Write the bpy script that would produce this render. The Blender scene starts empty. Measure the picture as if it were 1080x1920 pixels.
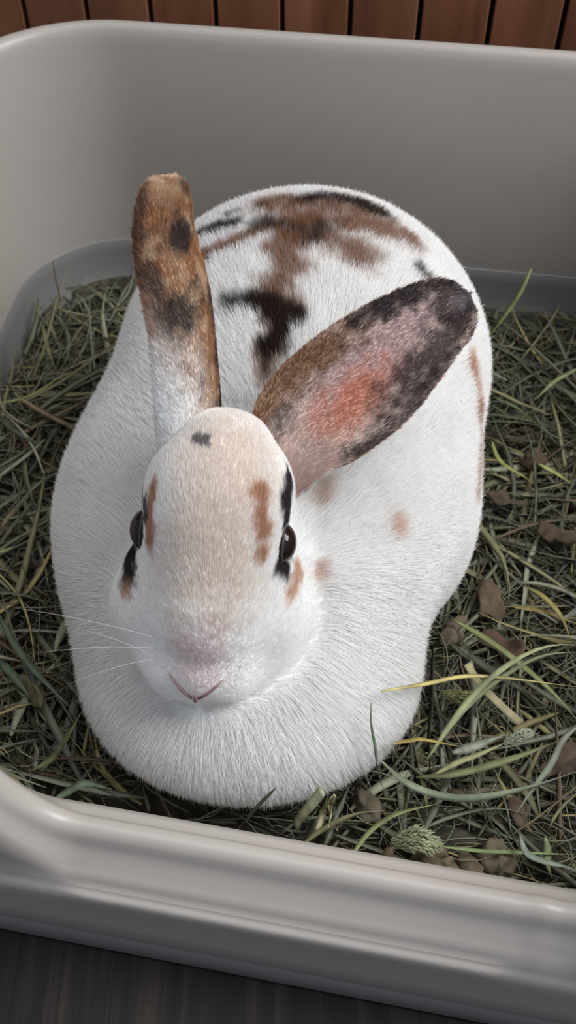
import bpy, math, random
import numpy as np
from mathutils import Vector, Matrix

# ------------------------------------------------------------------ camera, sky, light, exposure
C = bpy.context.scene.collection
PITCH = 51.3
cam = bpy.data.objects.new('camera', bpy.data.cameras.new('camera'))
C.objects.link(cam)
cam.location = (0, 0, .48)
cam.rotation_euler = (math.radians(90 - PITCH), 0, 0)
cam.data.sensor_fit = 'VERTICAL'
cam.data.sensor_height = 24
cam.data.lens = 24 * 1800 / 1920
cam.data.clip_start = .01
cam.data.dof.use_dof = True
cam.data.dof.focus_distance = .42
cam.data.dof.aperture_fstop = 9
bpy.context.scene.camera = cam

world = bpy.data.worlds.new('room_light')
bpy.context.scene.world = world
world.use_nodes = True
world.node_tree.nodes['Background'].inputs[0].default_value = (.78, .86, 1, 1)
world.node_tree.nodes['Background'].inputs[1].default_value = .42

def area(name, loc, target, sx, sy, power, col):
    l = bpy.data.lights.new(name, 'AREA')
    l.shape = 'RECTANGLE'; l.size = sx; l.size_y = sy; l.energy = power; l.color = col
    o = bpy.data.objects.new(name, l); C.objects.link(o)
    o.location = loc
    o.rotation_euler = (Vector(target) - Vector(loc)).to_track_quat('-Z', 'Y').to_euler()
    return o
area('window_daylight', (1.00, .36, 1.18), (0, .3, .1), 0.9, 0.9, 34, (.97, .985, 1))
area('overhead_fill', (-.1, .80, 2.0), (0, .3, 0), 1.4, 1.2, 14, (.98, .98, 1))  # added fill from high behind, brightens the lip, rim and upward faces

vs = bpy.context.scene.view_settings
vs.view_transform = 'Standard'; vs.look = 'None'; vs.gamma = 1; vs.use_curve_mapping = False
vs.exposure = 0.0
bpy.context.scene.cycles.max_bounces = 8
bpy.context.scene.cycles.diffuse_bounces = 4
bpy.context.scene.cycles.transmission_bounces = 6

rng = np.random.default_rng(7)
random.seed(7)

# ------------------------------------------------------------------ helpers
def s2l(r, g, b):
    def f(c):
        c /= 255
        return c / 12.92 if c <= .04045 else ((c + .055) / 1.055) ** 2.4
    return np.array([f(r), f(g), f(b)])

def tag(o, label=None, cat=None, group=None, kind=None):
    for k, v in (('label', label), ('category', cat), ('group', group), ('kind', kind)):
        if v: o[k] = v
    return o

def empty(name, loc=(0, 0, 0), rz=0):
    o = bpy.data.objects.new(name, None); C.objects.link(o)
    o.location = loc; o.rotation_euler = (0, 0, rz); o.empty_display_size = .02
    return o

def mesh_obj(name, verts, faces, mat, parent=None, smooth=True, cols=None):
    me = bpy.data.meshes.new(name)
    me.from_pydata([tuple(map(float, v)) for v in verts], [], [tuple(map(int, f)) for f in faces])
    if isinstance(mat, (list, tuple)):
        for m in mat: me.materials.append(m)
    elif mat: me.materials.append(mat)
    if smooth: me.polygons.foreach_set('use_smooth', [True] * len(me.polygons))
    if cols is not None:
        a = me.color_attributes.new('coat', 'FLOAT_COLOR', 'POINT')
        c4 = np.ones((len(verts), 4), dtype=np.float32); c4[:, :3] = cols
        a.data.foreach_set('color', c4.ravel())
    me.update()
    o = bpy.data.objects.new(name, me); C.objects.link(o)
    if parent: o.parent = parent
    return o

def new_mat(name):
    m = bpy.data.materials.new(name); m.use_nodes = True
    nt = m.node_tree
    return m, nt, nt.nodes['Principled BSDF']

def plain(name, rgb, rough=.5, var=.06, scale=60, bump=0, spec=.5, stretch=(1, 1, 1)):
    m, nt, b = new_mat(name)
    c = s2l(*rgb)
    tc = nt.nodes.new('ShaderNodeTexCoord'); mp = nt.nodes.new('ShaderNodeMapping')
    mp.inputs['Scale'].default_value = stretch
    nz = nt.nodes.new('ShaderNodeTexNoise'); nz.inputs['Scale'].default_value = scale; nz.inputs['Detail'].default_value = 5
    nt.links.new(tc.outputs['Object'], mp.inputs[0]); nt.links.new(mp.outputs[0], nz.inputs[0])
    rp = nt.nodes.new('ShaderNodeValToRGB')
    rp.color_ramp.elements[0].position = .3; rp.color_ramp.elements[1].position = .7
    rp.color_ramp.elements[0].color = (*np.clip(c * (1 - var), 0, 1), 1)
    rp.color_ramp.elements[1].color = (*np.clip(c * (1 + var), 0, 1), 1)
    nt.links.new(nz.outputs[0], rp.inputs[0]); nt.links.new(rp.outputs[0], b.inputs['Base Color'])
    b.inputs['Roughness'].default_value = rough
    b.inputs['Specular IOR Level'].default_value = spec
    if bump:
        bp = nt.nodes.new('ShaderNodeBump'); bp.inputs['Strength'].default_value = bump; bp.inputs['Distance'].default_value = .001
        nt.links.new(nz.outputs[0], bp.inputs['Height']); nt.links.new(bp.outputs[0], b.inputs['Normal'])
    return m

# smooth value noise on arrays of points
_lat = np.random.default_rng(3).random((32, 32, 32))
def vnoise(P, s):
    q = np.asarray(P) * s + 1000.3
    i = np.floor(q).astype(int); f = q - i; f = f * f * (3 - 2 * f)
    out = 0
    for dx in (0, 1):
        for dy in (0, 1):
            for dz in (0, 1):
                w = (f[:, 0] if dx else 1 - f[:, 0]) * (f[:, 1] if dy else 1 - f[:, 1]) * (f[:, 2] if dz else 1 - f[:, 2])
                out = out + w * _lat[(i[:, 0] + dx) % 32, (i[:, 1] + dy) % 32, (i[:, 2] + dz) % 32]
    return out
def unit(v): return v / (np.linalg.norm(v, axis=-1, keepdims=True) + 1e-12)
def sstep(a, b, x):
    t = np.clip((x - a) / (b - a), 0, 1); return t * t * (3 - 2 * t)

# ------------------------------------------------------------------ the rabbit's shape: a smooth union of ellipsoids (metres)
def ell(P, c, r, R=None):
    q = P - np.array(c)
    if R is not None: q = q @ R
    r = np.array(r)
    k0 = np.linalg.norm(q / r, axis=-1); k1 = np.linalg.norm(q / (r * r), axis=-1)
    return k0 * (k0 - 1) / np.maximum(k1, 1e-9)
def smin(a, b, k):
    h = np.clip(.5 + .5 * (b - a) / k, 0, 1)
    return b * (1 - h) + a * h - k * h * (1 - h)
def rotz(d):
    a = math.radians(d); return np.array([[math.cos(a), -math.sin(a), 0], [math.sin(a), math.cos(a), 0], [0, 0, 1]])
# head frame: a = towards the nose, s = to the viewer's right, n = out of the forehead
HA = np.array([-.105, -.845, -.53]); HA /= np.linalg.norm(HA)
HS = np.cross(np.array([0, -.53, .848]), HA); HS = -HS / np.linalg.norm(HS)
if HS[0] < 0: HS = -HS
HN = np.cross(HS, HA); HN = HN if HN[2] > 0 else -HN
HR = np.stack([HS, HA, HN], axis=1)          # columns: local x, y, z
H0 = np.array([-.0322, .2385, .1520])        # middle of the head
def hp(s, a, n): return H0 + HS * s + HA * a + HN * n

def sdf_body(P):
    d = ell(P, (.009, .404, .109), (.101, .114, .083), rotz(-6))         # rump and belly
    d = smin(d, ell(P, (-.010, .325, .088), (.102, .100, .070)), .03)     # ribs
    d = smin(d, ell(P, (.044, .350, .074), (.051, .082, .055), rotz(10)), .02)   # right haunch
    d = smin(d, ell(P, (-.070, .330, .078), (.046, .085, .055), rotz(-10)), .02)  # left haunch
    d = smin(d, ell(P, (-.020, .262, .070), (.078, .062, .062)), .025)   # shoulders
    d = smin(d, ell(P, (-.018, .232, .066), (.079, .062, .043)), .02)     # dewlap
    return d
def sdf_head(P):
    h = ell(P, hp(0, -.022, -.002), (.0315, .038, .036), HR)               # skull
    h = smin(h, ell(P, hp(0, .010, -.004), (.026, .041, .030), HR), .014) # bridge of the nose
    for s in (-1, 1):
        h = smin(h, ell(P, hp(s * .0215, .022, -.020), (.021, .027, .024), HR), .018)   # cheeks
        h = smin(h, ell(P, hp(s * .0100, .047, -.010), (.0125, .014, .0130), HR), .012)   # whisker pads
    h = smin(h, ell(P, hp(0, .046, -.003), (.010, .013, .012), HR), .006)  # nose
    h = smin(h, ell(P, hp(0, .044, -.022), (.016, .018, .010), HR), .008)  # chin
    h = smin(h, ell(P, hp(.001, -.050, .010), (.015, .010, .012), HR), .010)   # tuft between the ears
    return h
def sdf(P):
    b = sdf_body(P); h = sdf_head(P)
    neck = ell(P, (-.026, .285, .122), (.040, .048, .045))
    h2 = smin(h, neck, .018)
    return smin(b, h2, .006)
def grad(fn, P, e=.0006):
    g = np.stack([fn(P + np.eye(3)[i] * e) - fn(P - np.eye(3)[i] * e) for i in range(3)], axis=-1)
    return unit(g)

def surface_nets(fn, lo, hi, h):
    lo = np.array(lo); n = np.ceil((np.array(hi) - lo) / h).astype(int) + 1
    xs = [lo[i] + h * np.arange(n[i]) for i in range(3)]
    S = np.empty(tuple(n))
    for i, x in enumerate(xs[0]):
        Y, Z = np.meshgrid(xs[1], xs[2], indexing='ij')
        S[i] = fn(np.stack([np.full(Y.size, x), Y.ravel(), Z.ravel()], axis=1)).reshape(Y.shape)
    ins = S < 0
    m = n - 1
    acc = np.zeros((*m, 3)); cnt = np.zeros(tuple(m))
    for ax in range(3):
        o = [a for a in range(3) if a != ax]
        for u in (0, 1):
            for v in (0, 1):
                st = [0, 0, 0]; st[o[0]] = u; st[o[1]] = v
                sl0 = tuple(slice(st[k], st[k] + m[k]) for k in range(3))
                st2 = list(st); st2[ax] += 1
                sl1 = tuple(slice(st2[k], st2[k] + m[k]) for k in range(3))
                a, b = S[sl0], S[sl1]; x = (a < 0) != (b < 0)
                t = np.where(x, a / np.where(x, a - b, 1), 0)
                for k in range(3):
                    base = st[k] if k != ax else 0
                    acc[..., k] += np.where(x, base + (t if k == ax else 0), 0)
                cnt += x
    act = cnt > 0
    idx = -np.ones(tuple(m), dtype=int); idx[act] = np.arange(act.sum())
    ijk = np.argwhere(act)
    V = lo + (ijk + acc[act] / cnt[act][:, None]) * h
    F = []
    for ax in range(3):
        o = [(ax + 1) % 3, (ax + 2) % 3]
        sl0 = [slice(None)] * 3; sl1 = [slice(None)] * 3
        sl0[ax] = slice(0, -1); sl1[ax] = slice(1, None)
        a, b = ins[tuple(sl0)], ins[tuple(sl1)]
        e = np.argwhere(a != b)
        ok = (e[:, o[0]] > 0) & (e[:, o[1]] > 0) & (e[:, o[0]] < m[o[0]]) & (e[:, o[1]] < m[o[1]])
        e = e[ok]; fl = a[tuple(e.T)]
        q = []
        for du, dv in ((0, 0), (-1, 0), (-1, -1), (0, -1)):
            c = e.copy(); c[:, o[0]] += du; c[:, o[1]] += dv; q.append(idx[tuple(c.T)])
        q = np.stack(q, axis=1)
        q[~fl] = q[~fl][:, ::-1]
        F.append(q)
    return V, np.concatenate(F)

# ------------------------------------------------------------------ litter box (plan measured in metres, turned about 9 degrees)
# corners of the rim's inner lip, clockwise from back left; the front wall is the low entrance
BL, BR = np.array([-.1905, .6300]), np.array([.2880, .5598])
FR = np.array([.2260, .1012])
FL = np.array([-.2450, .1858])
def rounded_plan(radii, nseg=14, side=26):
    cs = [BL, BR, FR, FL]; out = []; corner_seg = []
    for i in range(4):
        p, c, q = cs[i - 1], cs[i], cs[(i + 1) % 4]
        u = unit(p - c); v = unit(q - c); r = radii[i]
        ang = math.acos(np.clip(u @ v, -1, 1)); t = r / math.tan(ang / 2)
        ctr = c + unit(u + v) * (r / math.sin(ang / 2))
        a, b = c + u * t, c + v * t
        a0 = math.atan2(*(a - ctr)[::-1]); a1 = math.atan2(*(b - ctr)[::-1])
        d = (a1 - a0 + math.pi) % (2 * math.pi) - math.pi
        arc = [ctr + r * np.array([math.cos(a0 + d * k / nseg), math.sin(a0 + d * k / nseg)]) for k in range(nseg + 1)]
        nxt = cs[(i + 1) % 4]; w = cs[(i + 2) % 4]
        rr = radii[(i + 1) % 4]; uu = unit(c - nxt); vv = unit(w - nxt)
        t2 = rr / math.tan(math.acos(np.clip(uu @ vv, -1, 1)) / 2)
        e = nxt + uu * t2
        n = side if i != 2 else 110
        out += arc + [b + (e - b) * k / n for k in range(1, n)]
    return np.array(out)
PLAN = rounded_plan([.085, .085, .055, .055])
nP = len(PLAN)
tg = unit(np.roll(PLAN, -1, 0) - np.roll(PLAN, 1, 0))
NORM = np.stack([-tg[:, 1], tg[:, 0]], axis=1)            # outward for a clockwise plan
if ((NORM * (PLAN - PLAN.mean(0))).sum(1)).mean() < 0: NORM = -NORM
FD = unit(FR - FL)                                          # along the entrance, left to right
E0, E1 = np.array([-.086, .1569]), np.array([.098, .1239])  # ends of the level entrance edge
sE0 = (E0 - FL) @ FD; sE1 = (E1 - FL) @ FD
isfront = np.abs((PLAN - FL) @ np.array([-FD[1], FD[0]])) < .10
def rim_h():
    s = (PLAN - FL) @ FD
    out = np.full(nP, .2)
    for i in range(nP):
        if not isfront[i]: continue
        if s[i] < sE0: u = sE0 - s[i]; R = .046
        elif s[i] > sE1: u = max(0, s[i] - sE1 - .012); R = .06
        else: u = 0; R = 1
        if u >= R: out[i] = .2
        else:
            v = R - math.sqrt(R * R - u * u)
            out[i] = min(.2, .08 + v * (.12 / R))
            if s[i] > sE1 : out[i] += .0012 * math.sin(min(1, (s[i] - sE1) / .012) * math.pi)
    return out
RH = rim_h()
front_dist = (PLAN - FL) @ np.array([-FD[1], FD[0]])
def loft(profile_of, name, mat, parent, cap_in=False):
    """profile_of(i) -> list of (outward offset, z); one ring per profile point"""
    profs = [profile_of(i) for i in range(nP)]
    m = len(profs[0]); V = []; F = []
    for j in range(m):
        for i in range(nP):
            o, z = profs[i][j]
            V.append((*(PLAN[i] + NORM[i] * o), z))
    for j in range(m - 1):
        for i in range(nP):
            k = (i + 1) % nP
            F.append((j * nP + i, j * nP + k, (j + 1) * nP + k, (j + 1) * nP + i))
    if cap_in:
        c = len(V); V.append((*PLAN.mean(0), profs[0][0][1]))
        for i in range(nP): F.append((c, (i + 1) % nP, i))
    return mesh_obj(name, V, F, mat, parent)

mat_cream = plain('cream_plastic', (164, 157, 150), .38, .012, 9)
mat_grey = plain('grey_plastic', (116, 114, 112), .45, .03, 12)
box = tag(empty('litter_box', (-.03, .36, 0)), 'cream plastic litter box with high back wall and low front, filled with hay', 'litter box')
def ring_bulge(i):
    s = ((PLAN[i] - FL) @ FD - sE0) / (sE1 - sE0)
    if not isfront[i]: return 0
    return float(sstep(-.06, .03, s) * (1 - sstep(.93, 1.0, s)))
def prof_upper(i):
    h = RH[i]; t = min(1, (h - .08) / .12); b = ring_bulge(i)
    zr = .0545                                             # the step above the base
    P = [(-.0095, .046), (-.0093, .052), (-.0088, min(.064, h - .016)), (-.0055, .056 + (h - .056) * .45), (-.0012, h - .012),
         (-.0002, h - .0075), (.0006, h - .0035), (.0028, h - .0010), (.0058, h), (.0086, h - .0010), (.0106, h - .0034),
         (.0120, h - .0062), (.0136, h - .0086), (.0158, h - .0108), (.0182, h - .0130)]
    if t > 0:   # high wall: straight down to the step
        a = (.0205, h - .0156); P += [a]
    else: P += [(.0205, h - .0150)]
    zt = P[-1][1]; f = min(1, max(0, (zt - .0615) / .08))
    P += [(.0205 + .0030 * (1 - 0) , .0615 + (zt - .0615) * .45), (.0250, zr + .0045 - .0018 * b), (.0272 + .0004 * b, zr + .0022 + .0012 * b), (.0287 + .0006 * b, zr + .0008 * b),
          (.0296 + .0002 * b, zr - .0028), (.0300, .046), (.0318, .030), (.0330, .0205), (.0322, .0185)]
    return P
up = loft(prof_upper, 'upper_tray', mat_cream, None)
def prof_base(i):
    return [(-.038, .008), (-.030, .0083), (-.0225, .0100), (-.0165, .015), (-.0132, .025), (-.0112, .038), (-.0104, .0470), (-.0097, .0478), (.026, .0470), (.0290, .024), (.0318, .0192), (.0338, .0165), (.0352, .010), (.0356, .003), (.0345, .0005)]
bs = loft(prof_base, 'base_pan', mat_grey, None, cap_in=True)
for o in (up, bs):
    o.parent = box; o.matrix_parent_inverse = Matrix.Translation(box.location).inverted()
tag(up, 'cream raised guard with a rolled rim'); tag(bs, 'grey lower pan')

def inside_box(x, y, m):
    """m = margin in from the inner lip"""
    p = np.array([x, y]); cs = [BL, BR, FR, FL]
    for i in range(4):
        a, b = cs[i], cs[(i + 1) % 4]; d = unit(b - a)
        nrm = np.array([d[1], -d[0]])                      # inward for a clockwise plan
        if (p - a) @ nrm < m: return False
    # rounded corners
    for c in cs:
        q = unit(PLAN.mean(0) - c)
        if (p - c) @ q < m + .030: return False
    return True

# ------------------------------------------------------------------ floor planks and the boarded wall
def wood(name, c0, c1, c2, rough, scale, stretch, bump):
    m, nt, b = new_mat(name)
    tc = nt.nodes.new('ShaderNodeTexCoord'); mp = nt.nodes.new('ShaderNodeMapping'); mp.inputs['Scale'].default_value = stretch
    oi = nt.nodes.new('ShaderNodeObjectInfo'); ad = nt.nodes.new('ShaderNodeVectorMath'); ad.operation = 'ADD'
    cx = nt.nodes.new('ShaderNodeVectorMath'); cx.operation = 'SCALE'; cx.inputs[0].default_value = (7, 3, 11)
    nt.links.new(oi.outputs['Random'], cx.inputs['Scale'])
    nt.links.new(tc.outputs['Object'], ad.inputs[0]); nt.links.new(cx.outputs[0], ad.inputs[1]); nt.links.new(ad.outputs[0], mp.inputs[0])
    nz = nt.nodes.new('ShaderNodeTexNoise'); nz.inputs['Scale'].default_value = scale; nz.inputs['Detail'].default_value = 8; nz.inputs['Distortion'].default_value = .6
    nt.links.new(mp.outputs[0], nz.inputs[0])
    rp = nt.nodes.new('ShaderNodeValToRGB')
    rp.color_ramp.elements[0].position = .33; rp.color_ramp.elements[0].color = (*s2l(*c0), 1)
    rp.color_ramp.elements[1].position = .68; rp.color_ramp.elements[1].color = (*s2l(*c2), 1)
    e = rp.color_ramp.elements.new(.5); e.color = (*s2l(*c1), 1)
    nt.links.new(nz.outputs[0], rp.inputs[0])
    hs = nt.nodes.new('ShaderNodeHueSaturation')
    mr = nt.nodes.new('ShaderNodeMapRange'); mr.inputs['To Min'].default_value = .88; mr.inputs['To Max'].default_value = 1.1
    nt.links.new(oi.outputs['Random'], mr.inputs[0]); nt.links.new(mr.outputs[0], hs.inputs['Value'])
    nt.links.new(rp.outputs[0], hs.inputs['Color']); nt.links.new(hs.outputs[0], b.inputs['Base Color'])
    b.inputs['Roughness'].default_value = rough; b.inputs['Specular IOR Level'].default_value = .25
    bp = nt.nodes.new('ShaderNodeBump'); bp.inputs['Strength'].default_value = bump; bp.inputs['Distance'].default_value = .001
    nt.links.new(nz.outputs[0], bp.inputs['Height']); nt.links.new(bp.outputs[0], b.inputs['Normal'])
    return m
def bev_box(sx, sy, sz, b):
    """box from 0,0,0 to sx,sy,sz with chamfered edges on the +x/-x sides facing out"""
    V = []; F = []
    for z in (0, sz):
        V += [(0, b, z), (b, 0, z), (sx - b, 0, z), (sx, b, z), (sx, sy, z), (0, sy, z)]
    for i in range(6):
        k = (i + 1) % 6; F.append((i, k, k + 6, i + 6))
    F.append(tuple(range(5, -1, -1))); F.append(tuple(range(6, 12)))
    return V, F
mat_board = wood('brown_board', (104, 66, 46), (126, 82, 58), (144, 98, 72), .45, 6, (5, 5, .5), .15)
mat_floor = wood('dark_laminate', (15, 13, 11), (27, 23, 20), (50, 43, 37), .65, 16, (9, .35, 9), .35)
mat_dark = plain('dark_gap', (22, 18, 16), .8)

floor = mesh_obj('floor', [(-1.3, -.8, -.014), (1.3, -.8, -.014), (1.3, .72, -.014), (-1.3, .72, -.014)], [(0, 1, 2, 3)], mat_dark, smooth=False)
tag(floor, 'dark grey-brown laminate floor under the litter box', kind='structure')
V, F = [], []
for x, y in ((0, 0), (.13, 0), (.13, 1.5), (0, 1.5)): V.append((x, y, 0))
pw, pl = .240, 1.5
def plank_mesh():
    b = .0012; V = []
    for z, i in ((-.012, 0), (-b, 0), (0, b)):
        V += [(i, i, z), (pw - i, i, z), (pw - i, pl - i, z), (i, pl - i, z)]
    F = []
    for j in (0, 4):
        for i in range(4):
            k = (i + 1) % 4; F.append((j + i, j + k, j + k + 4, j + i + 4))
    F.append((8, 9, 10, 11)); return V, F
V, F = plank_mesh()
p0 = None
for i in range(11):
    if p0 is None: p = p0 = mesh_obj('plank', V, F, mat_floor, floor, smooth=False)
    else: p = p0.copy(); C.objects.link(p)
    p.location = (-1.115 + .0 + i * .2408, -.78 - .03 * (i % 3), 0); p.rotation_euler = (0, 0, 0)

WD = np.array([math.cos(math.radians(-9.75)), math.sin(math.radians(-9.75))]); WN = np.array([-WD[1], WD[0]])
wall_o = np.array([-.047, .617]) + WN * .073
ang = math.atan2(WD[1], WD[0])
wall = mesh_obj('wall_back', [(-1.25, .012, 0), (1.02, .012, 0), (1.02, .012, .99), (-1.25, .012, .99), (-1.25, .04, 0), (1.02, .04, 0), (1.02, .04, .99), (-1.25, .04, .99)],
                [(0, 1, 2, 3), (5, 4, 7, 6), (3, 2, 6, 7), (0, 4, 5, 1), (0, 3, 7, 4), (1, 5, 6, 2)], mat_dark, smooth=False)
wall.location = (*wall_o, 0); wall.rotation_euler = (0, 0, ang)
tag(wall, 'brown vertical wooden boards with dark gaps behind the litter box', kind='structure')
PB = .04727                                                  # board pitch
V, F = bev_box(PB - .0034, .012, 1.0, .0008)
p0 = None
for i in range(-26, 22):
    if p0 is None: p = p0 = mesh_obj('board', V, F, mat_board, wall, smooth=False)
    else: p = p0.copy(); C.objects.link(p)
    p.location = (-.1581 + .0016 + (i + 3) * PB, 0, 0)

# ------------------------------------------------------------------ rabbit
def coat_mat(name, hair=False):
    m, nt, b = new_mat(name)
    at = nt.nodes.new('ShaderNodeAttribute'); at.attribute_name = 'coat'
    if hair:
        out = nt.nodes['Material Output']
        if True:
            b.inputs['Roughness'].default_value = .65
            b.inputs['Specular IOR Level'].default_value = .25
            tr = nt.nodes.new('ShaderNodeBsdfTranslucent'); mx = nt.nodes.new('ShaderNodeMixShader'); mx.inputs[0].default_value = .45
            df = nt.nodes.new('ShaderNodeBsdfDiffuse')
            nt.links.new(at.outputs['Color'], df.inputs['Color']); nt.links.new(at.outputs['Color'], tr.inputs['Color'])
            nt.links.new(df.outputs[0], mx.inputs[1]); nt.links.new(tr.outputs[0], mx.inputs[2]); nt.links.new(mx.outputs[0], out.inputs[0])
            nt.nodes.remove(b)
    else:
        nt.links.new(at.outputs['Color'], b.inputs['Base Color'])
        b.inputs['Roughness'].default_value = .9; b.inputs['Specular IOR Level'].default_value = .1
    return m
mat_skin = coat_mat('coat_skin'); mat_fur = coat_mat('coat_fur', True)
WHITE = s2l(247, 246, 244); CREAM = s2l(222, 204, 188)
BROWN = s2l(152, 108, 78); OCHRE = s2l(188, 136, 98); DARK = s2l(62, 50, 46); TAN = s2l(206, 164, 134); TAN2 = s2l(196, 142, 104); TAN3 = s2l(190, 160, 142); PINK = s2l(214, 178, 176); GREY = s2l(66, 60, 62)
# coat markings: colour, radius (m), softness, strength, 3-D polyline on the body
#MARKS_BEGIN
MARKS = [
    (BROWN, 0.0112, 0.0078, 0.85, [(-0.0098, 0.4418, 0.1867), (0.0056, 0.4380, 0.1892), (0.0223, 0.4394, 0.1883), (0.0420, 0.4371, 0.1849)]),
    (DARK, 0.0085, 0.0059, 0.95, [(0.0098, 0.4432, 0.1880), (0.0227, 0.4486, 0.1857), (0.0395, 0.4432, 0.1841), (0.0465, 0.4404, 0.1827)]),
    (DARK, 0.0025, 0.0015, 0.8, [(-0.0311, 0.4401, 0.1813), (-0.0254, 0.4408, 0.1831), (-0.0140, 0.4398, 0.1864)]),
    (DARK, 0.0044, 0.0027, 0.95, [(-0.0463, 0.4289, 0.1770), (-0.0390, 0.4281, 0.1808), (-0.0276, 0.4257, 0.1857)]),
    (BROWN, 0.0046, 0.0027, 0.9, [(-0.0445, 0.4022, 0.1806), (-0.0350, 0.4062, 0.1848), (-0.0188, 0.4095, 0.1897), (-0.0027, 0.4152, 0.1920)]),
    (BROWN, 0.0087, 0.0061, 0.85, [(0.0000, 0.4287, 0.1907), (0.0054, 0.4222, 0.1919), (0.0270, 0.4163, 0.1912), (0.0436, 0.4197, 0.1873), (0.0593, 0.4216, 0.1811)]),
    (BROWN, 0.0101, 0.0071, 0.85, [(0.0054, 0.4169, 0.1924), (0.0159, 0.4051, 0.1928), (0.0290, 0.3985, 0.1913), (0.0342, 0.3958, 0.1901)]),
    (DARK, 0.0067, 0.0047, 0.8, [(-0.0149, 0.4182, 0.1899), (0.0000, 0.4099, 0.1926), (0.0106, 0.4027, 0.1930), (0.0193, 0.4124, 0.1924)]),
    (BROWN, 0.0085, 0.0060, 0.85, [(-0.0026, 0.4034, 0.1925), (0.0000, 0.3835, 0.1914), (-0.0046, 0.3706, 0.1887), (-0.0071, 0.3648, 0.1870)]),
    (BROWN, 0.0062, 0.0044, 0.8, [(0.0000, 0.3598, 0.1863), (-0.0063, 0.3479, 0.1817), (-0.0099, 0.3277, 0.1735)]),
    (DARK, 0.0048, 0.0029, 1.0, [(-0.0276, 0.3656, 0.1825), (-0.0178, 0.3649, 0.1850), (-0.0063, 0.3612, 0.1861), (0.0030, 0.3527, 0.1841)]),
    (DARK, 0.0063, 0.0038, 1.0, [(-0.0038, 0.3559, 0.1847), (-0.0050, 0.3465, 0.1814), (-0.0062, 0.3400, 0.1789)]),
    (DARK, 0.0025, 0.0020, 0.8, [(-0.0099, 0.3353, 0.1766), (-0.0099, 0.3277, 0.1735)]),
    (DARK, 0.0024, 0.0019, 0.85, [(0.0662, 0.3986, 0.1784), (0.0698, 0.3937, 0.1759)]),
    (TAN2, 0.0036, 0.0021, 0.85, [(0.0929, 0.3669, 0.1472), (0.0957, 0.3598, 0.1379), (0.0983, 0.3538, 0.1267)]),
    (TAN3, 0.0044, 0.0031, 0.8, [(0.0984, 0.3521, 0.1245), (0.1001, 0.3432, 0.1098), (0.0979, 0.3256, 0.1045), (0.0952, 0.3124, 0.1031)]),
    (TAN, 0.0043, 0.0035, 0.45, [(0.0156, 0.2802, 0.1502), (0.0156, 0.2764, 0.1484)]),
    (TAN, 0.0042, 0.0033, 0.55, [(0.0495, 0.2725, 0.1328), (0.0503, 0.2698, 0.1307)]),
    (TAN, 0.0026, 0.0021, 0.6, [(0.0146, 0.2455, 0.1341), (0.0153, 0.2397, 0.1301)]),
    (CREAM, 0.0198, 0.0178, 0.55, [(-0.0232, 0.2552, 0.1985), (-0.0249, 0.2349, 0.1902), (-0.0292, 0.2182, 0.1743)]),
    (OCHRE, 0.0030, 0.0024, 0.85, [(-0.0542, 0.2506, 0.1835), (-0.0543, 0.2433, 0.1797), (-0.0556, 0.2360, 0.1717), (-0.0565, 0.2330, 0.1667)]),
    (GREY, 0.0024, 0.0014, 0.85, [(-0.0587, 0.2491, 0.1741), (-0.0578, 0.2430, 0.1725)]),
    (OCHRE, 0.0034, 0.0027, 0.85, [(-0.0114, 0.2438, 0.1874), (-0.0104, 0.2363, 0.1800), (-0.0104, 0.2289, 0.1707), (-0.0106, 0.2270, 0.1680)]),
    (GREY, 0.0044, 0.0022, 1.0, [(0.0002, 0.2625, 0.1735), (-0.0009, 0.2507, 0.1741), (-0.0009, 0.2455, 0.1684)]),
    (GREY, 0.0054, 0.0027, 1.0, [(-0.0011, 0.2381, 0.1542), (-0.0024, 0.2310, 0.1526)]),
    (TAN, 0.0041, 0.0033, 0.8, [(0.0036, 0.2375, 0.1408), (0.0013, 0.2254, 0.1430)]),
    (GREY, 0.0040, 0.0020, 1.0, [(-0.0605, 0.2577, 0.1701), (-0.0613, 0.2521, 0.1649)]),
    (GREY, 0.0061, 0.0031, 1.0, [(-0.0669, 0.2471, 0.1463), (-0.0664, 0.2352, 0.1499), (-0.0668, 0.2296, 0.1484)]),
    (TAN, 0.0033, 0.0023, 0.8, [(-0.0673, 0.2257, 0.1463), (-0.0683, 0.2234, 0.1439)]),
    (GREY, 0.0013, 0.0012, 0.75, [(-0.0356, 0.2630, 0.1979), (-0.0330, 0.2617, 0.1984)]),
    (GREY, 0.0011, 0.0009, 0.5, [(-0.0564, 0.2686, 0.1780), (-0.0550, 0.2710, 0.1795)]),
    (PINK, 0.0090, 0.0086, 0.35, [(-0.0351, 0.1963, 0.1456), (-0.0351, 0.1910, 0.1332)]),
    (TAN, 0.0050, 0.0045, 0.25, [(-0.0346, 0.1933, 0.1083), (-0.0277, 0.1910, 0.1105)]),
]
#MARKS_END
def coat(P):
    n = len(P)
    col = np.tile(WHITE, (n, 1))
    col *= (0.97 + .06 * vnoise(P, 90))[:, None]
    wob = (vnoise(P, 120) - .5) * .010 + (vnoise(P, 420) - .5) * .008
    for c, r, soft, st, line in MARKS:
        L = np.array(line); d = np.full(n, 9.)
        if len(L) == 1: d = np.linalg.norm(P - L[0], axis=1)
        for a, b in zip(L[:-1], L[1:]):
            ab = b - a; t = np.clip(((P - a) @ ab) / (ab @ ab), 0, 1)
            d = np.minimum(d, np.linalg.norm(P - a - t[:, None] * ab, axis=1))
        w = (1 - sstep(r - soft, r + soft, d + wob * min(1, max(.45, (r - .002) / .006)))) * st
        col = col * (1 - w[:, None]) + np.array(c) * w[:, None]
    return col

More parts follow.
